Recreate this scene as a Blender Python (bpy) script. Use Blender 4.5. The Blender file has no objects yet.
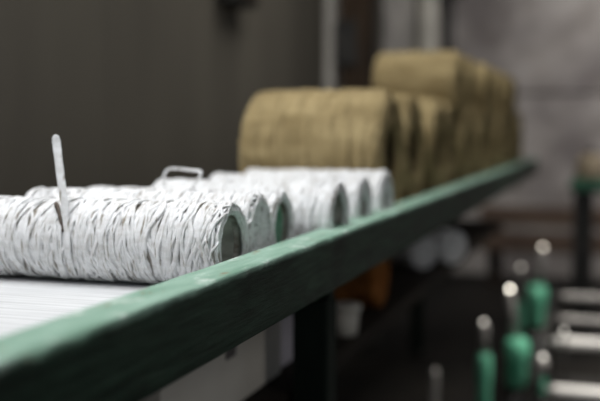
import bpy, bmesh, math, random
from mathutils import Vector, Matrix, noise

scene = bpy.context.scene
COL = scene.collection
R = random.Random(7)

# ------------------------------------------------------------------ camera frame
ZC = 1.145                       # camera height above the floor
F = 950.0
PITCH = math.atan(70.5 / F)
YAW = math.atan(312.0 / F * math.cos(PITCH))
FWD = Vector((-math.sin(YAW) * math.cos(PITCH), math.cos(YAW) * math.cos(PITCH), -math.sin(PITCH)))
RGT = Vector((math.cos(YAW), math.sin(YAW), 0))
UPV = RGT.cross(FWD)

def at(px, py, Y):
    """place measured in the photograph, at distance Y down the room"""
    d = FWD + RGT * ((px - 300) / F) + UPV * ((200.5 - py) / F)
    d *= Y / d.y
    return Vector((d.x, d.y, d.z + ZC))

# ------------------------------------------------------------------ helpers
def link(o, parent=None):
    COL.objects.link(o)
    if parent is not None:
        o.parent = parent
    return o

def obj(name, bm, mat, parent=None, smooth=True, loc=None):
    me = bpy.data.meshes.new(name)
    bmesh.ops.recalc_face_normals(bm, faces=bm.faces)
    bm.to_mesh(me); bm.free()
    if mat is not None:
        me.materials.append(mat)
    for p in me.polygons:
        p.use_smooth = smooth
    o = bpy.data.objects.new(name, me)
    if loc is not None:
        o.location = loc
    return link(o, parent)

def thing(name, label, cat, loc=(0, 0, 0), group=None):
    o = bpy.data.objects.new(name, None)
    o.empty_display_size = 0.03
    o.location = loc
    link(o)
    return tag(o, label, cat, group)

def tag(o, label, cat, group=None):
    o['label'] = label; o['category'] = cat
    if group: o['group'] = group
    return o

def struct(o):
    o['kind'] = 'structure'
    return o

def add_box(bm, x0, x1, y0, y1, z0, z1, bev=0.0, seg=2):
    b = bmesh.new()
    bmesh.ops.create_cube(b, size=1.0)
    for v in b.verts:
        v.co = Vector((x0 + (v.co.x + .5) * (x1 - x0), y0 + (v.co.y + .5) * (y1 - y0), z0 + (v.co.z + .5) * (z1 - z0)))
    if bev > 0:
        bmesh.ops.bevel(b, geom=list(b.edges), offset=bev, segments=seg, profile=.5, affect='EDGES')
    merge(bm, b)

def merge(bm, b):
    me = bpy.data.meshes.new('tmp')
    b.to_mesh(me); b.free()
    bm.from_mesh(me)
    bpy.data.meshes.remove(me)

def add_tube(bm, pts, rad, sides=8, closed=False, cap=True, flat=1.0, ref=None):
    """tube through pts; rad number or list; flat squashes the section across the reference normal"""
    n = len(pts)
    rings = []
    prevn = None
    for i, p in enumerate(pts):
        if closed:
            t = (pts[(i + 1) % n] - pts[i - 1]).normalized()
        else:
            t = (pts[min(i + 1, n - 1)] - pts[max(i - 1, 0)]).normalized()
        if ref is not None:
            nn = ref[i] if isinstance(ref, list) else ref
        elif prevn is None:
            nn = Vector((0, 0, 1)) if abs(t.z) < .9 else Vector((1, 0, 0))
        else:
            nn = prevn
        nn = (nn - t * nn.dot(t))
        nn = nn.normalized() if nn.length > 1e-6 else t.orthogonal().normalized()
        prevn = nn
        bb = t.cross(nn)
        r = rad[i] if isinstance(rad, list) else rad
        rings.append([bm.verts.new(p + nn * (math.cos(a) * r * flat) + bb * (math.sin(a) * r))
                      for a in [2 * math.pi * k / sides for k in range(sides)]])
    for i in range(n if closed else n - 1):
        a, b = rings[i], rings[(i + 1) % n]
        for k in range(sides):
            bm.faces.new((a[k], a[(k + 1) % sides], b[(k + 1) % sides], b[k]))
    if cap and not closed:
        bm.faces.new(rings[0][::-1]); bm.faces.new(rings[-1])

def add_lathe(bm, prof, seg=32, axis='Z', closed=False):
    rings = []
    for (a, r) in prof:
        ring = []
        for k in range(seg):
            t = 2 * math.pi * k / seg
            c, s = math.cos(t) * r, math.sin(t) * r
            ring.append(bm.verts.new((a, c, s) if axis == 'X' else (c, s, a)))
        rings.append(ring)
    n = len(rings)
    for i in range(n if closed else n - 1):
        a, b = rings[i], rings[(i + 1) % n]
        for k in range(seg):
            bm.faces.new((a[k], a[(k + 1) % seg], b[(k + 1) % seg], b[k]))
    if not closed:
        for ring in (rings[0], rings[-1]):
            if (ring[0].co - ring[seg // 2].co).length > 1e-5:
                bm.faces.new(ring)

# ------------------------------------------------------------------ materials
def material(name):
    m = bpy.data.materials.new(name)
    m.use_nodes = True
    nt = m.node_tree
    b = nt.nodes['Principled BSDF']
    return m, nt, b

def lin(c):
    return tuple(((v / 255) / 12.92 if v / 255 <= .04045 else ((v / 255 + .055) / 1.055) ** 2.4) for v in c) + (1,)

def mottled(name, c0, c1, scale=(4, 4, 4), rough=.6, metal=0, bump=0.0, detail=6, lo=.35, hi=.65, bscale=None, spec=.4):
    m, nt, b = material(name)
    tc = nt.nodes.new('ShaderNodeTexCoord')
    mp = nt.nodes.new('ShaderNodeMapping'); mp.inputs['Scale'].default_value = scale
    nz = nt.nodes.new('ShaderNodeTexNoise'); nz.inputs['Scale'].default_value = 1; nz.inputs['Detail'].default_value = detail
    cr = nt.nodes.new('ShaderNodeValToRGB')
    cr.color_ramp.elements[0].position = lo; cr.color_ramp.elements[0].color = c0
    cr.color_ramp.elements[1].position = hi; cr.color_ramp.elements[1].color = c1
    nt.links.new(tc.outputs['Object'], mp.inputs['Vector'])
    nt.links.new(mp.outputs[0], nz.inputs['Vector'])
    nt.links.new(nz.outputs['Fac'], cr.inputs['Fac'])
    nt.links.new(cr.outputs[0], b.inputs['Base Color'])
    b.inputs['Roughness'].default_value = rough
    b.inputs['Metallic'].default_value = metal
    b.inputs['Specular IOR Level'].default_value = spec
    if bump > 0:
        n2 = nt.nodes.new('ShaderNodeTexNoise'); n2.inputs['Scale'].default_value = 1; n2.inputs['Detail'].default_value = 5
        mp2 = nt.nodes.new('ShaderNodeMapping'); mp2.inputs['Scale'].default_value = bscale or tuple(s * 3 for s in scale)
        nt.links.new(tc.outputs['Object'], mp2.inputs['Vector'])
        nt.links.new(mp2.outputs[0], n2.inputs['Vector'])
        bp = nt.nodes.new('ShaderNodeBump'); bp.inputs['Strength'].default_value = bump; bp.inputs['Distance'].default_value = .01
        nt.links.new(n2.outputs['Fac'], bp.inputs['Height'])
        nt.links.new(bp.outputs[0], b.inputs['Normal'])
    return m

M = {}
M['twine'] = mottled('white_paper_twine', (.70, .70, .69, 1), (.86, .87, .88, 1), (60, 140, 140), .62, bump=.25, bscale=(900, 250, 250), lo=.3, hi=.55, spec=.3)
def streaks(m, col, scale, lo, hi):
    nt = m.node_tree; b = nt.nodes['Principled BSDF']
    src = b.inputs['Base Color'].links[0].from_socket
    tc = nt.nodes.new('ShaderNodeTexCoord'); mp = nt.nodes.new('ShaderNodeMapping'); mp.inputs['Scale'].default_value = scale
    nz = nt.nodes.new('ShaderNodeTexNoise'); nz.inputs['Scale'].default_value = 1; nz.inputs['Detail'].default_value = 3
    cr = nt.nodes.new('ShaderNodeValToRGB'); cr.color_ramp.elements[0].position = lo; cr.color_ramp.elements[1].position = hi
    mx = nt.nodes.new('ShaderNodeMix'); mx.data_type = 'RGBA'; mx.inputs[7].default_value = col
    nt.links.new(tc.outputs['Object'], mp.inputs[0]); nt.links.new(mp.outputs[0], nz.inputs['Vector']); nt.links.new(nz.outputs['Fac'], cr.inputs[0])
    nt.links.new(cr.outputs[0], mx.inputs[0]); nt.links.new(src, mx.inputs[6]); nt.links.new(mx.outputs[2], b.inputs['Base Color'])
streaks(M['twine'], (.30, .265, .215, 1), (420, 34, 34), .60, .70)
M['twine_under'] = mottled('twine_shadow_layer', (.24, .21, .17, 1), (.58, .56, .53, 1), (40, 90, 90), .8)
M['twine_dark'] = mottled('dirty_twine_end', (.045, .035, .028, 1), (.14, .11, .09, 1), (200, 200, 200), .8)
M['core_grey'] = mottled('grey_core_lining', (.26, .27, .24, 1), (.50, .52, .47, 1), (30, 60, 60), .8)
M['core_green'] = mottled('green_core_lining', (.13, .32, .21, 1), (.26, .48, .35, 1), (30, 60, 60), .7)
M['jute'] = mottled('brown_jute_twine', (.27, .205, .10, 1), (.43, .34, .18, 1), (8, 22, 22), .85, bump=.3, bscale=(160, 40, 40), spec=.15)
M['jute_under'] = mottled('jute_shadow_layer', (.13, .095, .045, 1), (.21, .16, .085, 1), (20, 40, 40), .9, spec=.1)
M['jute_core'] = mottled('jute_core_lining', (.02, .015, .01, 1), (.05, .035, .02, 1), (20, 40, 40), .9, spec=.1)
M['shelf'] = mottled('white_painted_plank', (.56, .57, .575, 1), (.70, .71, .72, 1), (5, 130, 20), .6, bump=.1, spec=.3)
M['dark_wood'] = mottled('dark_brown_wood', (.012, .009, .007, 1), (.03, .022, .016, 1), (20, 3, 20), .8, spec=.2)
M['brown_wood'] = mottled('brown_timber', (.055, .036, .027, 1), (.11, .078, .058, 1), (3, 12, 20), .8, spec=.2)
M['post_wood'] = mottled('dark_red_brown_post', (.018, .012, .008, 1), (.045, .028, .016, 1), (12, 12, 3), .8, spec=.2)
M['wall_left'] = mottled('dull_taupe_sheet', (.066, .059, .048, 1), (.088, .080, .064, 1), (1.5, 2.2, .5), .75, bump=.05, spec=.2)
M['pilaster'] = mottled('grey_plaster', (.26, .25, .23, 1), (.40, .38, .35, 1), (2, 2, 4), .8, spec=.2)
M['pale'] = mottled('pale_painted_pipe', (.30, .29, .25, 1), (.42, .40, .35, 1), (4, 4, 6), .6)
M['floor'] = mottled('dark_oily_floor', (.004, .004, .0035, 1), (.013, .011, .009, 1), (2, 2, 2), .7, bump=.1, spec=.2)
M['carton'] = mottled('pale_grey_cardboard', (.66, .62, .55, 1), (.78, .74, .67, 1), (5, 5, 5), .85, spec=.1)
M['carton_mauve'] = mottled('mauve_grey_cardboard', (.40, .37, .41, 1), (.52, .49, .54, 1), (5, 5, 5), .85, spec=.1)
M['tape'] = mottled('dull_tape', (.10, .09, .09, 1), (.16, .14, .14, 1), (9, 9, 9), .5)
M['orange'] = mottled('rusty_orange_twine', (.24, .09, .022, 1), (.42, .17, .05, 1), (14, 30, 30), .8, spec=.1)
M['green'] = mottled('green_machine_enamel', (.08, .38, .23, 1), (.18, .55, .36, 1), (12, 12, 12), .4)
M['green_dull'] = mottled('dull_green_enamel', (.02, .09, .05, 1), (.05, .17, .10, 1), (12, 12, 12), .5)
M['green_dark'] = mottled('dark_green_post_paint', (.004, .008, .006, 1), (.009, .017, .012, 1), (12, 12, 4), .7, spec=.2)
M['iron'] = mottled('dark_iron', (.012, .012, .012, 1), (.035, .033, .030, 1), (10, 10, 10), .55, metal=.3)
M['steel'] = mottled('worn_bright_steel', (.60, .58, .55, 1), (.82, .79, .75, 1), (9, 30, 30), .45, metal=.15)
M['rod'] = mottled('dull_steel_rod', (.22, .21, .20, 1), (.36, .34, .32, 1), (10, 10, 10), .5, metal=.2)
M['beige'] = mottled('beige_twine', (.30, .24, .16, 1), (.46, .38, .27, 1), (20, 20, 40), .85, spec=.1)
M['white_pot'] = mottled('off_white_plastic', (.50, .47, .42, 1), (.62, .60, .54, 1), (9, 9, 9), .5)

def glow_material(name, col, s):
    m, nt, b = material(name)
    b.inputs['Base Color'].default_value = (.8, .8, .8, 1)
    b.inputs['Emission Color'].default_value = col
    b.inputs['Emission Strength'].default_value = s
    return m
M['glint'] = glow_material('emissive_glint', (1, .93, .80, 1), 7)  # glints on metal tips painted as emission; the tips are no lamps
M['glint_mid'] = glow_material('emissive_glint_soft', (1, .9, .75, 1), 3.5)
M['glint_dim'] = glow_material('emissive_glint_dim', (1, .93, .82, 1), 1.6)

def beam_material():
    m, nt, b = material('worn_green_paint_on_timber')
    N = nt.nodes.new; L = nt.links.new
    tc = N('ShaderNodeTexCoord')
    sep = N('ShaderNodeSeparateXYZ'); L(tc.outputs['Object'], sep.inputs[0])
    def nz(scale, detail=6, rough=.6):
        mp = N('ShaderNodeMapping'); mp.inputs['Scale'].default_value = scale
        n = N('ShaderNodeTexNoise'); n.inputs['Scale'].default_value = 1; n.inputs['Detail'].default_value = detail; n.inputs['Roughness'].default_value = rough
        L(tc.outputs['Object'], mp.inputs[0]); L(mp.outputs[0], n.inputs['Vector'])
        return n
    def ramp(src, p0, p1, c0=(0, 0, 0, 1), c1=(1, 1, 1, 1)):
        r = N('ShaderNodeValToRGB')
        r.color_ramp.elements[0].position = p0; r.color_ramp.elements[0].color = c0
        r.color_ramp.elements[1].position = p1; r.color_ramp.elements[1].color = c1
        L(src, r.inputs[0]); return r
    def mix(fac, a, c):
        x = N('ShaderNodeMix'); x.data_type = 'RGBA'
        L(fac, x.inputs[0])
        for sock, v in ((x.inputs[6], a), (x.inputs[7], c)):
            if isinstance(v, tuple): sock.default_value = v
            else: L(v, sock)
        return x.outputs[2]
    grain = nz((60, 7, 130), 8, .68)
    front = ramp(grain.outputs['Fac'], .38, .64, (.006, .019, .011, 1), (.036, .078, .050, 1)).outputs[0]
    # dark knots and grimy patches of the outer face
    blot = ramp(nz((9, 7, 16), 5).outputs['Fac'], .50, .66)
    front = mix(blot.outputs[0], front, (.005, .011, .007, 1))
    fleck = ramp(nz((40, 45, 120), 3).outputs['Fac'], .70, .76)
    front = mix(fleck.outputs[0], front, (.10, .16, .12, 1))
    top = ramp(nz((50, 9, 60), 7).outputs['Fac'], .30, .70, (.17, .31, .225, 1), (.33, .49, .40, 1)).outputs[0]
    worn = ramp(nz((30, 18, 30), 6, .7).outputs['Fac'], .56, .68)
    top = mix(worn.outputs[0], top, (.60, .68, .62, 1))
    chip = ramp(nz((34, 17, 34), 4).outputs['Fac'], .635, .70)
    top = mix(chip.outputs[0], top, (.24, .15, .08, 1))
    # lit top and shaded outer face put into the paint, besides the wear
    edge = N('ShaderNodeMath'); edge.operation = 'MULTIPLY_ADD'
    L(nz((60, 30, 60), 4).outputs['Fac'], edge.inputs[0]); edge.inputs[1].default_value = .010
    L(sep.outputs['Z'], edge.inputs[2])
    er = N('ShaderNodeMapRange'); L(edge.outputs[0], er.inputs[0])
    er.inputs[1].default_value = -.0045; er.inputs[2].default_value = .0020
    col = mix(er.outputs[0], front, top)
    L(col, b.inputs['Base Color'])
    b.inputs['Roughness'].default_value = .55
    b.inputs['Specular IOR Level'].default_value = .3
    bp = N('ShaderNodeBump'); bp.inputs['Strength'].default_value = .5; bp.inputs['Distance'].default_value = .003
    bp.inputs['Strength'].default_value = .8; L(grain.outputs['Fac'], bp.inputs['Height']); L(bp.outputs[0], b.inputs['Normal'])
    return m
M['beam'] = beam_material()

def concrete_material():
    m, nt, b = material('stained_concrete_wall')
    N = nt.nodes.new; L = nt.links.new
    tc = N('ShaderNodeTexCoord')
    n1 = N('ShaderNodeTexNoise'); n1.inputs['Scale'].default_value = 1.7; n1.inputs['Detail'].default_value = 7
    n2 = N('ShaderNodeTexNoise'); n2.inputs['Scale'].default_value = 6; n2.inputs['Detail'].default_value = 6
    L(tc.outputs['Object'], n1.inputs['Vector']); L(tc.outputs['Object'], n2.inputs['Vector'])
    r1 = N('ShaderNodeValToRGB')
    e = r1.color_ramp.elements
    e[0].position = .36; e[0].color = (.165, .150, .145, 1)
    e[1].position = .62; e[1].color = (.34, .32, .30, 1)
    L(n1.outputs['Fac'], r1.inputs[0])
    mx = N('ShaderNodeMix'); mx.data_type = 'RGBA'; mx.blend_type = 'MULTIPLY'; mx.inputs[0].default_value = .6
    r2 = N('ShaderNodeValToRGB'); r2.color_ramp.elements[0].position = .3; r2.color_ramp.elements[0].color = (.55, .52, .5, 1); r2.color_ramp.elements[1].position = .6
    L(n2.outputs['Fac'], r2.inputs[0])
    L(r1.outputs[0], mx.inputs[6]); L(r2.outputs[0], mx.inputs[7])
    L(mx.outputs[2], b.inputs['Base Color'])
    b.inputs['Roughness'].default_value = .9; b.inputs['Specular IOR Level'].default_value = .15
    return m
M['concrete'] = concrete_material()

# ------------------------------------------------------------------ the room
XL, YB = -1.45, 7.6
bm = bmesh.new(); add_box(bm, -1.6, 6.0, -2.0, YB + .2, -.1, 0)
struct(obj('floor', bm, M['floor'], smooth=False))
bm = bmesh.new()
# left wall of tall flat sheets with fine seams between them
y = -2.0
while y < YB - .05:
    y2 = min(y + 1.14, YB)
    add_box(bm, XL - .12, XL, y + .004, y2 - .004, 0, 3.2, .004, 1)
    y = y2
add_box(bm, XL - .2, XL - .03, -2.0, YB, 0, 3.2)
struct(obj('wall_left', bm, M['wall_left'], smooth=False))
bm = bmesh.new()
zl = at(560, 94, YB).z
add_box(bm, XL - .2, 6.0, YB, YB + .2, 0, zl - .015)
add_box(bm, XL - .2, 6.0, YB + .03, YB + .2, zl - .015, zl + .015)      # joint running along the wall
add_box(bm, XL - .2, 6.0, YB, YB + .2, zl + .015, 3.2)
struct(obj('wall_back', bm, M['concrete'], smooth=False))

def wallY(px):
    """distance at which the line of sight through px reaches the left wall"""
    d = FWD + RGT * ((px - 300) / F)
    return d.y * XL / d.x

# plaster pilaster, timber post and pipes along the left wall near the corner
y0, y1 = wallY(318), wallY(338)
bm = bmesh.new(); add_box(bm, XL, XL + .05, y0 + .1, y1, 0, 3.2, .01)
struct(obj('trim_1', bm, M['pilaster'], smooth=False))
y0, y1 = wallY(380), wallY(412)
bm = bmesh.new(); add_box(bm, XL, XL + .03, y0, y1, 0, 3.2, .01)
struct(obj('trim_2', bm, M['pilaster'], smooth=False))
p = at(358, 40, 4.9)
t = thing('timber_post', 'dark brown timber post against left wall behind brown spool pile', 'post', (p.x, 4.9, 0))
bm = bmesh.new(); add_box(bm, -.075, .075, -.08, .08, .03, 3.0, .012)
obj('shaft', bm, M['post_wood'], t, False)
bm = bmesh.new(); add_box(bm, -.11, .11, -.11, .11, 0, .03, .006)
obj('foot', bm, M['iron'], t, False)
bm = bmesh.new(); add_box(bm, -.1, .02, -.095, -.08, at(350, 45, 4.9).z - .12, at(350, 45, 4.9).z + .12, .006)
obj('bracket', bm, M['iron'], t, False)

p = at(427, 30, 7.1)
t = thing('wall_pipe', 'pale upright pipe in far corner above brown spools', 'pipe', (p.x, 7.1, 0))
bm = bmesh.new(); add_tube(bm, [Vector((0, 0, 0)), Vector((0, 0, 3.1))], .085, 20)
obj('pipe', bm, M['pale'], t)
for z in (.5, 1.55, 2.6):
    bm = bmesh.new(); add_lathe(bm, [(z - .02, .084), (z - .02, .1), (z + .02, .1), (z + .02, .084)], 20)
    obj('pipe_clamp', bm, M['iron'], t)
p = at(447, 30, 7.35)
t = thing('dark_conduit', 'thin dark conduit on back wall just right of pale pipe', 'pipe', (p.x, 7.4, 0))
bm = bmesh.new(); add_tube(bm, [Vector((0, 0, 0)), Vector((0, 0, 3.1))], .042, 14)
obj('pipe', bm, M['iron'], t)
for z in (.8, 2.2):
    bm = bmesh.new(); add_box(bm, -.07, .07, .02, .2, z - .015, z + .015, .004)
    obj('clip', bm, M['iron'], t, False)
# dark fitting high on the left wall
yy = wallY(228)
p = at(228, -4, yy)
t = thing('junction_box', 'dark metal box high on the left taupe wall at frame top', 'electrical box', (XL, yy, p.z - .04))
bm = bmesh.new(); add_box(bm, 0, .09, -.12, .12, 0, .2, .012)
obj('housing', bm, M['iron'], t, False)
bm = bmesh.new(); add_box(bm, .09, .1, -.1, .1, .02, .18, .004)
obj('lid', bm, M['dark_wood'], t, False)
bm = bmesh.new(); add_tube(bm, [Vector((.05, 0, .2)), Vector((.05, 0, 1.2))], .014, 10)
obj('conduit', bm, M['iron'], t)

# ------------------------------------------------------------------ the shelf
ZS = ZC - .195
XI, XF = -.425, -.377
ZT = ZC - .151
ZBOT = ZC - .2327
Y0, Y1 = -.25, 5.3

bm = bmesh.new()
edges = [-1.06, XI - .001]
for a, b_ in zip(edges[:-1], edges[1:]):
    add_box(bm, a + .001, b_ - .001, Y0, Y1 - .03, ZS - .025, ZS, .002, 1)
tag(obj('shelf_board', bm, M['shelf'], smooth=False), 'long white painted shelf surface under the twine spools', 'shelf')

# long green timber lip: finely divided so that the arrises can be chipped and worn
bm = bmesh.new()
NY = 420
sec = []
w, h = XF - XI, ZT - ZBOT
nx, nz_ = 6, 10
c = .0035
def edge_pts():
    pts = []
    xs = [-w + c + (w - 2 * c) * i / nx for i in range(nx + 1)]
    zs = [-h + c + (h - 2 * c) * i / nz_ for i in range(nz_ + 1)]
    for x in xs: pts.append((x, 0))
    pts.append((-c * .3, -c * .3))
    for z in zs[::-1]: pts.append((0, z))
    pts.append((-c * .3, -h + c * .3))
    for x in xs[::-1]: pts.append((x, -h))
    pts.append((-w + c * .3, -h + c * .3))
    for z in zs: pts.append((-w, z))
    pts.append((-w + c * .3, -c * .3))
    return pts
sec = edge_pts()
rings = []
for i in range(NY + 1):
    s = i / NY
    yv = Y0 + (Y1 - Y0) * (s ** 1.6)
    ring = []
    for (x, z) in sec:
        q = Vector((x * 40, yv * 14, z * 40))
        d = noise.noise(q) * .0009 + noise.noise(q * 3) * .0004
        de = max(0, 1 - math.hypot(x, z) / .008)              # upper outer arris
        chip = max(0, noise.noise(Vector((yv * 22, 3.1, 0))) - .05) * .009 + max(0, noise.noise(Vector((yv * 70, 9, 0)))) * .002
        ring.append(bm.verts.new((x + d - de * chip * .8, yv, z + d * .8 - de * chip)))
    rings.append(ring)
n = len(sec)
for a, b_ in zip(rings[:-1], rings[1:]):
    for k in range(n):
        bm.faces.new((a[k], a[(k + 1) % n], b_[(k + 1) % n], b_[k]))
bm.faces.new(rings[0]); bm.faces.new(rings[-1][::-1])
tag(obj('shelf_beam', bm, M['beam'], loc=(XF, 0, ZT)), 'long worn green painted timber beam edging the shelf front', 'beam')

# posts under the shelf
for yv, xo, lab in ((-.1, 0, 'dark green shelf post at the near end of the beam'), (1.5, 0, 'dark green shelf post beside the cartons under the beam'),
                    (4.75, -.46, 'dark green shelf post set back under the far end of the beam')):
    t = thing('shelf_post', lab, 'post', (-.465, yv, 0), 'posts under the shelf')
    bm = bmesh.new(); add_box(bm, xo - .03, xo + .03, -.03, .03, .012, ZS - .086, .004)
    obj('shaft', bm, M['green_dark'], t, False)
    bm = bmesh.new(); add_box(bm, xo - .05, xo + .05, -.05, .05, 0, .012, .003)
    obj('foot', bm, M['iron'], t, False)
    bm = bmesh.new(); add_box(bm, -.56, .03, -.02, .02, ZS - .085, ZS - .026, .004)
    obj('cross_bearer', bm, M['green_dark'], t, False)
    if xo == 0:
        bm = bmesh.new(); add_box(bm, -.62, -.56, -.03, .03, .0, ZS - .027, .004)
        obj('rear_leg', bm, M['green_dark'], t, False)
        bm = bmesh.new(); add_box(bm, -.6, .0, -.018, .018, .60, .664, .004)
        obj('lower_bearer', bm, M['green_dark'], t, False)
ZL = ZC - .44
bm = bmesh.new(); add_box(bm, -1.0, -.505, Y0, 4.7, ZL - .04, ZL, .004)
tag(obj('lower_shelf', bm, M['dark_wood'], smooth=False), 'dark brown lower shelf board under the green beam', 'shelf')

# cartons on the lower shelf
def carton(name, label, x0, x1, ya, yb, hh, mat):
    t = thing(name, label, 'box', ((x0 + x1) / 2, (ya + yb) / 2, ZL), 'cartons on the lower shelf')
    hx, hy = (x1 - x0) / 2, (yb - ya) / 2
    bm = bmesh.new(); add_box(bm, -hx, hx, -hy, hy, 0, hh, .004)
    obj('carton_body', bm, mat, t, False)
    for s in (-1, 1):
        bm = bmesh.new()
        add_box(bm, s * hx / 2 - hx / 2 + .002, s * hx / 2 + hx / 2 - .002, -hy, hy, hh, hh + .004, .001, 1)
        obj('flap', bm, mat, t, False)
    bm = bmesh.new(); add_box(bm, hx, hx + .0015, -.02, .02, hh * .6, hh); add_box(bm, -hx, hx, -.02, .02, hh + .004, hh + .0055)
    obj('tape', bm, M['tape'], t, False)
    return t
carton('carton', 'larger pale grey cardboard box on lower shelf beneath green beam', -.9, -.56, 1.12, 1.60, .14, M['carton'])
carton('carton', 'smaller mauve grey cardboard box behind the pale one beneath beam', -.86, -.57, 1.635, 1.80, .145, M['carton_mauve'])

# ------------------------------------------------------------------ spools
def build_spool(Rr, L, rb, strand, n_low, n_high, tilt, mats, nloops, seed, seg=56, sh=.010, flat=.42):
    """returns (root, parts): axis along local X, right end at x=0, resting on z=0"""
    rnd = random.Random(seed)
    parts = []
    zc = Rr
    def prof_r(x):
        # outer radius with rounded shoulders
        d = min(-x, L + x)
        d = max(0.0, d)
        if d < sh:
            return Rr - sh + math.sqrt(max(0, sh * sh - (sh - d) ** 2))
        return Rr
    # body under the strands
    bm = bmesh.new()
    prof = []
    e = strand * 1.25
    K = 6
    for i in range(K + 1):
        a = math.pi / 2 * i / K
        prof.append((-L + e + sh - sh * math.cos(a), Rr - e - sh + sh * math.sin(a)))
    for i in range(K + 1):
        a = math.pi / 2 * (1 - i / K)
        prof.append((-e - sh + sh * math.cos(a), Rr - e - sh + sh * math.sin(a)))
    prof += [(-e, rb + .001), (-e - .004, rb), (-L + e + .004, rb), (-L + e, rb + .001)]
    add_lathe(bm, prof, 48, 'X', True)
    for v in bm.verts: v.co.z += zc
    body = bm
    # strands
    bm = bmesh.new()
    def hoop(x0, tl, ph, off, wdt):
        pts, refs = [], []
        wob = rnd.uniform(0, 50)
        for k in range(seg):
            t = 2 * math.pi * k / seg
            x = x0 + tl * math.sin(t + ph) + tl * .35 * math.sin(2 * t + ph * 3) + noise.noise(Vector((math.cos(t) * 1.6 + wob, math.sin(t) * 1.6, wob))) * strand * 1.6
            x = max(-L + .0005, min(-.0005, x))
            r = prof_r(x) + off + noise.noise(Vector((math.cos(t) * 3 + wob, math.sin(t) * 3, 7))) * strand * .25
            d = Vector((0, math.cos(t), math.sin(t)))
            pts.append(Vector((x, 0, zc)) + d * r)
            refs.append(d)
        add_tube(bm, pts, wdt, 6, True, False, flat, refs)
    for i in range(n_low):
        x0 = -L + L * (i + .5) / n_low + rnd.uniform(-.4, .4) * L / n_low
        hoop(x0, rnd.uniform(.1, .5) * tilt, rnd.uniform(0, 6.28), -strand * .8 + rnd.uniform(-.2, .2) * strand, strand * rnd.uniform(.5, .8))
    for i in range(n_high):
        x0 = rnd.uniform(-L + tilt * .4, -tilt * .4)
        hoop(x0, rnd.uniform(.35, 1.25) * tilt, rnd.uniform(0, 6.28), -strand * .25 + rnd.uniform(-.25, .3) * strand, strand * rnd.uniform(.34, .75))
    # strands lying round the end rims and turning into the bore
    ro = prof_r(-sh * .55); ri = rb - strand * .2
    mid, half = (ro + ri) / 2, (ro - ri) / 2
    nring = max(5, int(half * 3.6 / strand))
    for end in (0, 1):
        for i in range(nring):
            v0 = math.pi * (i + .3 + rnd.uniform(-.3, .3)) / nring
            wob, ph = rnd.uniform(0, 50), rnd.uniform(0, 6.28)
            am = rnd.uniform(.1, .45) if sh < .015 else .1
            pts, refs = [], []
            for k in range(seg):
                t = 2 * math.pi * k / seg
                v = v0 + am * math.sin(t + ph) + .35 * noise.noise(Vector((math.cos(t) * 2.2 + wob, math.sin(t) * 2.2, 3)))
                v = min(math.pi * 1.02, max(0, v))
                r = mid + half * math.cos(v)
                x = -sh * .55 + math.sin(v) * sh * (.62 + .25 * noise.noise(Vector((math.cos(t) * 3, math.sin(t) * 3, wob))))
                x = min(x, -.0004)
                d = Vector((0, math.cos(t), math.sin(t)))
                pts.append(Vector((x if end == 0 else -L - x, 0, zc)) + d * r)
                refs.append((d * math.cos(v) + Vector((1 if end == 0 else -1, 0, 0)) * math.sin(v)).normalized())
            add_tube(bm, pts, strand * rnd.uniform(.36, .6), 6, True, False, .6, refs)
        for i in range(nloops):
            t0 = 2 * math.pi * (i + rnd.uniform(-.6, .6)) / nloops
            sk = rnd.choice((-1, 1)) * rnd.uniform(.7, 1.8)
            dep = rnd.uniform(.004, .014) * sh / .01
            ctrl = []
            for k in range(17):
                u = k / 16
                if u < .3:
                    x = -dep * (1 - u / .3) - sh * (u / .3) * .55; r = prof_r(x)
                else:
                    v = (u - .3) / .7 * math.pi * .97
                    x = min(-.0003, -sh * .55 + math.sin(v) * sh * .72)
                    r = mid + half * math.cos(v) + strand * .15
                ang = t0 + sk * u
                xx = x if end == 0 else -L - x
                ctrl.append(Vector((xx, math.cos(ang) * r, zc + math.sin(ang) * r)))
            add_tube(bm, ctrl, strand * rnd.uniform(.34, .55), 6, False, True, .7)
    merge2 = bm
    # one winding mesh with two materials
    me_u = bpy.data.meshes.new('t1'); bmesh.ops.recalc_face_normals(body, faces=body.faces); body.to_mesh(me_u); body.free()
    nfu = len(me_u.polygons)
    bmesh.ops.recalc_face_normals(merge2, faces=merge2.faces)
    out = bmesh.new(); out.from_mesh(me_u); bpy.data.meshes.remove(me_u)
    me_s = bpy.data.meshes.new('t2'); merge2.to_mesh(me_s); merge2.free(); out.from_mesh(me_s); bpy.data.meshes.remove(me_s)
    out.faces.ensure_lookup_table()
    for i, f in enumerate(out.faces):
        f.material_index = 0 if i < nfu else 1
    me = bpy.data.meshes.new('winding'); out.to_mesh(me); out.free()
    me.materials.append(mats[0]); me.materials.append(mats[1])
    for p_ in me.polygons: p_.use_smooth = True
    # core tube
    bm = bmesh.new()
    add_lathe(bm, [(-L + .012, rb - .0005), (-.012, rb - .0005), (-.0125, rb - .0028), (-L + .0125, rb - .0028)], 40, 'X', True)
    for v in bm.verts: v.co.z += zc
    mc = bpy.data.meshes.new('core'); bmesh.ops.recalc_face_normals(bm, faces=bm.faces); bm.to_mesh(mc); bm.free()
    mc.materials.append(mats[2])
    for p_ in mc.polygons: p_.use_smooth = True
    return me, mc

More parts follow.
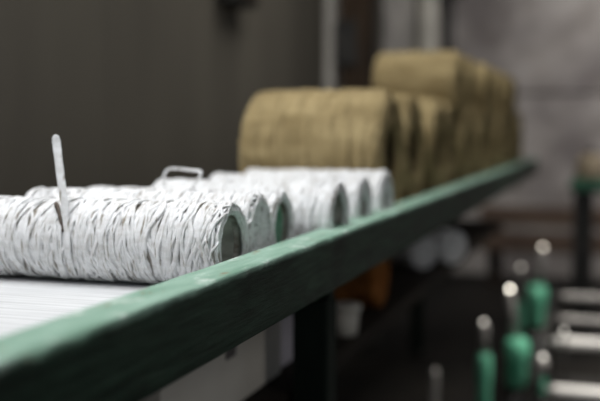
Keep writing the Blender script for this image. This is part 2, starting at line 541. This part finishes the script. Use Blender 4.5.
def place(name, meshes, label, cat, group, X, Y, Z, yaw=0, roll=0, scale=(1, 1, 1), radius=.05, core_mat=None, cache={}):
    root = thing(name, label, cat, (X, Y, Z), group)
    root.rotation_euler = (0, 0, yaw)
    root.scale = scale
    key = (name, meshes[0].name)
    parts = []
    if key not in cache:
        w_ = link(bpy.data.objects.new('winding', meshes[0]), root)
        c_ = link(bpy.data.objects.new('core_tube', meshes[1]), root)
        cache[key] = (w_, c_)
    else:
        src = cache[key]
        w_, c_ = src[0].copy(), src[1].copy()
        link(w_, root); link(c_, root)
    # turn the copy about its own axis
    rot = Matrix.Translation((0, 0, radius)) @ Matrix.Rotation(roll, 4, 'X') @ Matrix.Translation((0, 0, -radius))
    w_.matrix_local = rot; c_.matrix_local = rot
    if core_mat is not None:
        c_.material_slots[0].link = 'OBJECT'; c_.material_slots[0].material = core_mat
    return root

RW, LW = .053, .285
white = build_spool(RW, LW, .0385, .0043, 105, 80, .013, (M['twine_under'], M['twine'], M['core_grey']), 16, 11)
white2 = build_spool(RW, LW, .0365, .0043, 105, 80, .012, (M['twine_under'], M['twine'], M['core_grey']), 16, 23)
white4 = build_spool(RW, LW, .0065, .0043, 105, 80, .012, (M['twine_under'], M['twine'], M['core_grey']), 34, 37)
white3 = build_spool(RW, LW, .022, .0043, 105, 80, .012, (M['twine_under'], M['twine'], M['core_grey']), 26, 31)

XE = at(233, 247, 1.08).x
def endx(px, Y):
    return at(px, 150, Y).x
G = 'white twine spools lying side by side on the shelf'
def sp(px, Y, mesh, label, scale=1.0, yaw=0, roll=0, core=None, ls=1.0):
    return place('twine_spool', mesh, label, 'spool', G, endx(px, Y), Y, ZS + .001, yaw, roll, (ls, scale, scale), RW, core)
s1 = sp(233, 1.08, white, 'nearest white twine spool, sharp, with a loose strand standing up', ls=1.2)
s2 = sp(260, 1.205, white4, 'second white twine spool, directly behind the nearest one', 1.04, .04, math.pi / 2, M['core_green'], ls=1.21)
s3 = sp(283, 1.315, white, 'third white twine spool with green bore and bent loop on top', 1.0, .0, math.pi, M['core_green'], 1.12)
s4 = sp(340, 1.44, white2, 'fourth white twine spool, dark open bore beside the beam', 1.06, -.0, math.pi, ls=1.1)
s5 = sp(365, 1.62, white3, 'fifth white twine spool, just before the last white one', 1.08, .0, math.pi / 2, ls=1.0)
s6 = sp(387, 1.79, white3, 'last white twine spool, touching the brown spools', 1.10, .0, -math.pi / 2, ls=1.0)

def local(root, pw):
    p_ = pw - Vector(root.location)
    p_ = Matrix.Rotation(-root.rotation_euler.z, 3, 'Z') @ p_
    return Vector((p_.x / root.scale.x, p_.y / root.scale.y, p_.z / root.scale.z))

# loose ribbon of the nearest spool
def ribbon(name, root, pix, mat, flat=.35, nsub=6):
    pts, rad = [], []
    P = [(local(root, at(a, b_, Y)), r) for (a, b_, Y, r) in pix]
    for i in range(len(P) - 1):
        p0 = P[max(i - 1, 0)][0]; p1 = P[i][0]; p2 = P[i + 1][0]; p3 = P[min(i + 2, len(P) - 1)][0]
        for k in range(nsub):
            u = k / nsub
            pts.append(.5 * ((2 * p1) + (p2 - p0) * u + (2 * p0 - 5 * p1 + 4 * p2 - p3) * u * u + (3 * p1 - p0 - 3 * p2 + p3) * u ** 3))
            rad.append((P[i][1] * (1 - u) + P[i + 1][1] * u) * (1 + .10 * noise.noise(Vector((i + u, 3.3, 1)) * 3)))
    pts.append(P[-1][0]); rad.append(P[-1][1])
    bm = bmesh.new()
    add_tube(bm, pts, rad, 10, False, True, flat, Vector((.25, -1, .1)).normalized())
    return obj(name, bm, mat, root)
o = ribbon('loose_strand', s1, [(70, 262, 1.031, .0010), (68, 245, 1.025, .0028), (66, 222, 1.03, .0036), (64, 200, 1.035, .0044), (61, 180, 1.04, .0047),
                                (58.5, 160, 1.045, .0047), (56.5, 143, 1.05, .0050), (56, 138, 1.05, .0044), (57, 135, 1.05, .0022)], M['twine'])
o['label'] = 'flat loose twine end standing straight up'
o = ribbon('dark_strand_tip', s1, [(55.5, 203, 1.052, .0022), (57, 206, 1.045, .0030), (59, 213, 1.038, .0022), (61, 222, 1.033, .0020), (63, 232, 1.031, .0010)], M['twine_dark'], .8)
o['label'] = 'dirty dark brown strand tip'
o = ribbon('bent_loop', s3, [(165, 196, 1.34, .0016), (165, 188, 1.335, .0018), (163.5, 178, 1.33, .0018), (168, 169.5, 1.33, .0019), (180, 169, 1.33, .0021), (193, 170.5, 1.325, .0026), (200, 171.5, 1.32, .0025), (200, 176, 1.32, .0022), (193, 186, 1.33, .0017), (186, 196, 1.345, .0014)], M['twine'], .6)
o['label'] = 'bent angular loop of stiff twine'

# brown jute spools, two tiers
RB, LB = .141, .305
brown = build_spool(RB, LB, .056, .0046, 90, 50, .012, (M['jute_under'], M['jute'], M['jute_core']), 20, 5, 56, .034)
ords = ['first', 'second', 'third', 'fourth', 'fifth', 'sixth', 'seventh', 'eighth', 'ninth', 'tenth', 'eleventh']
lowY = [2.00 + .2845 * k for k in range(11)]
jit = [0, -.012, .006, -.02, .004, .012, -.01, .008, -.012, 0, .0]
for k, yv in enumerate(lowY):
    lab = ('big brown jute spool standing next to the last white spool' if k == 0 else
           ords[k] + ' big brown jute spool of lower row, counted from the white spools')
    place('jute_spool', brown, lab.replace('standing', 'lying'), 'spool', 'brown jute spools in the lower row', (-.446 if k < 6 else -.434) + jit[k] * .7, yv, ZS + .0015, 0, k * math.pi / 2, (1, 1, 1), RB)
su = .72
ru = RB * su
hz = math.sqrt((RB + ru) ** 2 - (.2845 / 2) ** 2)
for k in range(7):
    yv = 2.0 + .2845 * (3.5 + k)
    lab = ords[k] + ' smaller brown jute spool of upper row, counted from the front' if k else 'front smaller brown jute spool lying on top of the lower row'
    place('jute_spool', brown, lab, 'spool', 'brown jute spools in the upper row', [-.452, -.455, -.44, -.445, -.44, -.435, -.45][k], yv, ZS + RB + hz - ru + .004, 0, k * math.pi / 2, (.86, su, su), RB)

# things lying on the lower shelf further back
osp = build_spool(.075, .2, .02, .005, 40, 12, .012, (M['jute_under'], M['orange'], M['jute_core']), 14, 9, 40, .02)
place('orange_spool', osp, 'rusty orange twine spool on lower shelf beneath the beam', 'spool', None, -.53, 2.28, ZL, 0, 0, (1, 1, 1), .075)
t = thing('plastic_pot', 'small off-white pot standing before the orange spool on lower shelf', 'pot', (-.535, 1.95, ZL))
bm = bmesh.new(); add_lathe(bm, [(0, .022), (.004, .025), (.055, .03), (.055, .027), (.006, .021)], 24)
obj('body', bm, M['white_pot'], t)
bm = bmesh.new(); add_lathe(bm, [(.055, .033), (.057, .034), (.066, .034), (.068, .031)], 24)
obj('lid', bm, M['white_pot'], t)
for (px, Y, sc, lab) in ((-.555, 2.96, .78, 'small white twine spool on lower shelf, left of the farther one'), (-.485, 3.1, .84, 'small white twine spool on lower shelf near the beam end')):
    place('twine_spool', white4, lab, 'spool', 'white spools on the lower shelf', px, Y, ZL + .001, -.75, 0, (.6, 1.25 * sc, 1.25 * sc), RW)

# ------------------------------------------------------------------ far trestle of timbers along the back wall
zt = lambda py, Y: at(540, py, Y).z
t = thing('timber_trestle', 'low brown timber trestle standing along the back concrete wall', 'trestle', (1.0, 7.0, 0))
for (pa, pb) in ((207, 226), (233, 252)):
    bm = bmesh.new(); add_box(bm, -1.9, 2.6, -.06, .06, zt(pb, 7.0), zt(pa, 7.0), .01)
    obj('rail', bm, M['brown_wood'], t, False)
for xx in (-1.8, -.3, 1.2, 2.5):
    bm = bmesh.new(); add_box(bm, xx - .05, xx + .05, .06, .15, 0, zt(209, 7.0), .008)
    obj('leg', bm, M['dark_wood'], t, False)

# ------------------------------------------------------------------ machine with green spindle posts and steel rollers
def spindle(px, ytop, ybot, Y, wpx, rodtop, rodpx, tip, label, base_px=None):
    p = at(px, ytop, Y)
    t = thing('spindle_post', label, 'machine post', (p.x, Y, 0), 'green spindle posts of the machine')
    zt_, zb = p.z, max(.05, at(px, ybot, Y).z)
    k = Y * 1.0 / F
    r = wpx * k / 2
    bm = bmesh.new(); add_lathe(bm, [(0, r * 1.3), (.03, r * 1.3), (.04, r * .75), (zb, r * .7)], 20)
    obj('lower_stem', bm, M['iron'], t)
    bm = bmesh.new()
    add_lathe(bm, [(zb, r * .8), (zb + .01, r * .98), (zb + (zt_ - zb) * .55, r * .95), (zb + (zt_ - zb) * .6, r * 1.08), (zt_ - .03, r * 1.08), (zt_ - .008, r * .9), (zt_, r * .5)], 24)
    obj('green_sleeve', bm, M['green'], t)
    if rodtop is not None:
        q = at(rodpx, rodtop, Y)
        rr = .017
        dx = q.x - p.x
        bm = bmesh.new(); add_lathe(bm, [(zt_ - .01, rr), (q.z - .012, rr), (q.z - .006, rr * .7)], 14)
        for v in bm.verts: v.co.x += dx * min(1, max(0, (v.co.z - zt_ + .02) / .03))
        obj('spindle_rod', bm, M['rod'], t)
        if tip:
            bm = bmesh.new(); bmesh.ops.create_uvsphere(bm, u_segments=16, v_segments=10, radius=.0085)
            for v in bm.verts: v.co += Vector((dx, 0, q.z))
            obj('glint_tip', bm, M[tip], t)  # emissive ball in place of a reflected highlight
    return t
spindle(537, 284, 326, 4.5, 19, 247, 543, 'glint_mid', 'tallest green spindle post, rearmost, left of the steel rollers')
spindle(517, 337, 386, 3.7, 23, 289, 510, 'glint', 'middle green spindle post with glowing glint tip left of the rollers')
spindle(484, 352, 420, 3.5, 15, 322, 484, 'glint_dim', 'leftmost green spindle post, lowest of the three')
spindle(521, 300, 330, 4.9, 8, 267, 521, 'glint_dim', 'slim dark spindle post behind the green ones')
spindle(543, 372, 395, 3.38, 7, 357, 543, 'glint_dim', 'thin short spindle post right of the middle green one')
p = at(435, 372, 3.5)
t = thing('steel_pin', 'small pale steel pin standing at lower centre left of green posts', 'machine post', (p.x, 3.5, 0))
bm = bmesh.new(); add_lathe(bm, [(0, .05), (.02, .05), (.03, .015), (p.z - .02, .015), (p.z, .01)], 16)
obj('pin', bm, M['rod'], t)
bm = bmesh.new(); bmesh.ops.create_uvsphere(bm, u_segments=16, v_segments=10, radius=.014)
for v in bm.verts: v.co.z += p.z
obj('pin_head', bm, M['steel'], t)

x_l = at(549, 343, 3.85).x
t = thing('roller_machine', 'low dark machine with bright steel rollers at lower right', 'machine', (x_l, 3.9, 0))
xr = x_l + 1.2
for i, (py, Y, hpx, m) in enumerate(((297, 4.25, 8, 'rod'), (320, 4.05, 8, 'rod'), (343, 3.85, 11, 'steel'), (392, 3.6, 11, 'steel'))):
    q = at(575, py, Y)
    r = hpx / 2 * Y / F
    bm = bmesh.new(); add_lathe(bm, [(.0, r * .5), (.03, r * .5), (.03, r * .92), (.036, r), (1.15, r), (1.155, r * .5), (1.2, r * .5)], 24, 'X')
    for v in bm.verts: v.co += Vector((0, Y - 3.9, q.z))
    obj('roller', bm, M[m], t)
for xx in (-.03, 1.2):
    bm = bmesh.new()
    add_box(bm, xx, xx + .03, -.4, -.34, 0, at(575, 392, 3.6).z + .05, .004)
    add_box(bm, xx, xx + .03, .33, .39, 0, at(575, 297, 4.25).z + .04, .004)
    # sloping cheek joining the roller bearings
    za, zb = at(575, 392, 3.6).z, at(575, 297, 4.25).z
    vs = []
    for x2 in (xx, xx + .03):
        vs += [bm.verts.new((x2, -.36, za - .05)), bm.verts.new((x2, .39, zb - .05)), bm.verts.new((x2, .39, zb + .035)), bm.verts.new((x2, -.36, za + .035))]
    bm.faces.new(vs[0:4]); bm.faces.new(vs[4:8][::-1])
    for k in range(4): bm.faces.new((vs[k], vs[(k + 1) % 4], vs[4 + (k + 1) % 4], vs[4 + k]))
    obj('side_frame', bm, M['iron'], t, False)
for (px, py, Y) in ((564, 331, 3.8), ):
    q = at(px, py, Y)
    bm = bmesh.new(); bmesh.ops.create_uvsphere(bm, u_segments=16, v_segments=10, radius=.0075)
    for v in bm.verts: v.co += Vector((q.x - x_l, Y - 3.9, q.z))
    add_tube(bm, [Vector((q.x - x_l, Y - 3.9, q.z)), Vector((q.x - x_l, Y - 3.9, .05))], .006, 8)
    o = obj('glint_pin', bm, M['iron'], t); o.data.materials.append(M['glint_dim'])  # glowing head on a dark pin, a painted glint and no lamp
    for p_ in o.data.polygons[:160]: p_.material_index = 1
bm = bmesh.new(); add_box(bm, 0, 1.2, -.35, .36, .03, .07, .004)
obj('base_tray', bm, M['iron'], t, False)

# far post with beige cone on a green head
p = at(584, 186, 5.6)
t = thing('machine_column', 'dark iron column with green head at right before back wall', 'machine post', (p.x, 5.6, 0))
zc_ = p.z
bm = bmesh.new(); add_box(bm, -.13, .13, -.13, .13, 0, .03, .006); add_box(bm, -.055, .055, -.055, .055, .03, zc_ - .03, .008)
obj('column', bm, M['iron'], t, False)
bm = bmesh.new(); add_box(bm, -.075, .16, -.09, .09, zc_ - .03, zc_ + .045, .02)
obj('green_head', bm, M['green_dull'], t)
bm = bmesh.new(); add_lathe(bm, [(0, .012), (.10, .012)], 12)
zz = zc_ + .045
t2 = thing('twine_cone', 'beige twine cone resting on the green head of the far column', 'spool', (p.x + .035, 5.6, zz))
bm.free()
bm = bmesh.new(); add_lathe(bm, [(0, .085), (.012, .092), (.12, .07), (.135, .055), (.135, .02), (.02, .02)], 28)
for v in bm.verts: pass
obj('winding', bm, M['beige'], t2)
bm = bmesh.new(); add_lathe(bm, [(.135, .022), (.165, .018), (.165, .012), (.13, .012)], 20)
obj('core_tip', bm, M['dark_wood'], t2)

# ------------------------------------------------------------------ light
def area(name, loc, size, power, col, target, sy=None, spread=180):
    l = bpy.data.lights.new(name, 'AREA')
    l.energy = power; l.color = col
    l.spread = math.radians(spread)
    l.shape = 'RECTANGLE'; l.size = size; l.size_y = sy or size
    o = bpy.data.objects.new(name, l)
    o.location = loc
    o.rotation_euler = (Vector(target) - Vector(loc)).to_track_quat('-Z', 'Y').to_euler()
    link(o)
    return o
area('ceiling_tube_near', (-.75, .75, 2.55), .35, 32.5, (.985, .99, 1), (-.68, 1.05, .9), 1.3)
area('ceiling_tube_middle', (-.45, 2.3, 2.9), .35, 17, (1, .97, .92), (-.65, 2.8, .9), 1.4)
area('ceiling_tube_far', (1.1, 5.2, 3.1), 1.8, 46, (1, .96, .94), (.8, 7.6, 1.3), .5, 120)
area('ceiling_tube_machine', (1.2, 3.6, 2.7), .8, 46, (1, .96, .9), (.95, 3.8, .2), .5, 70)

area('fill_wall', (-.7, 3.6, 3.0), .3, 8, (1, .97, .92), (-1.45, 3.9, 1.7), 1.2, 100)  # added fill to brighten the left wall, not a known fixture
area('fill_aisle', (2.2, -.3, 2.4), .5, 4, (1, .97, .93), (-.55, 2.0, .6), 1.2, 110)  # added weak fill from the right for lower shelf and spool ends
w_ = bpy.data.worlds.new('dim_hall'); scene.world = w_
w_.use_nodes = True
bg = w_.node_tree.nodes['Background']
bg.inputs[0].default_value = (.75, .82, .9, 1); bg.inputs[1].default_value = .12

# ------------------------------------------------------------------ camera
cam = bpy.data.cameras.new('camera')
cam.sensor_fit = 'HORIZONTAL'; cam.sensor_width = 36
cam.lens = F * 36 / 600
cam.clip_start = .02
co = bpy.data.objects.new('camera', cam)
m3 = Matrix((RGT, UPV, -FWD)).transposed()
co.matrix_world = Matrix.Translation((0, 0, ZC)) @ m3.to_4x4()
link(co)
cam.dof.use_dof = True
cam.dof.focus_distance = 1.08
cam.dof.aperture_fstop = cam.lens / 1000 / .025
cam.dof.aperture_blades = 9
scene.camera = co
scene.view_settings.view_transform = 'Standard'
scene.view_settings.look = 'None'
scene.view_settings.exposure = 0
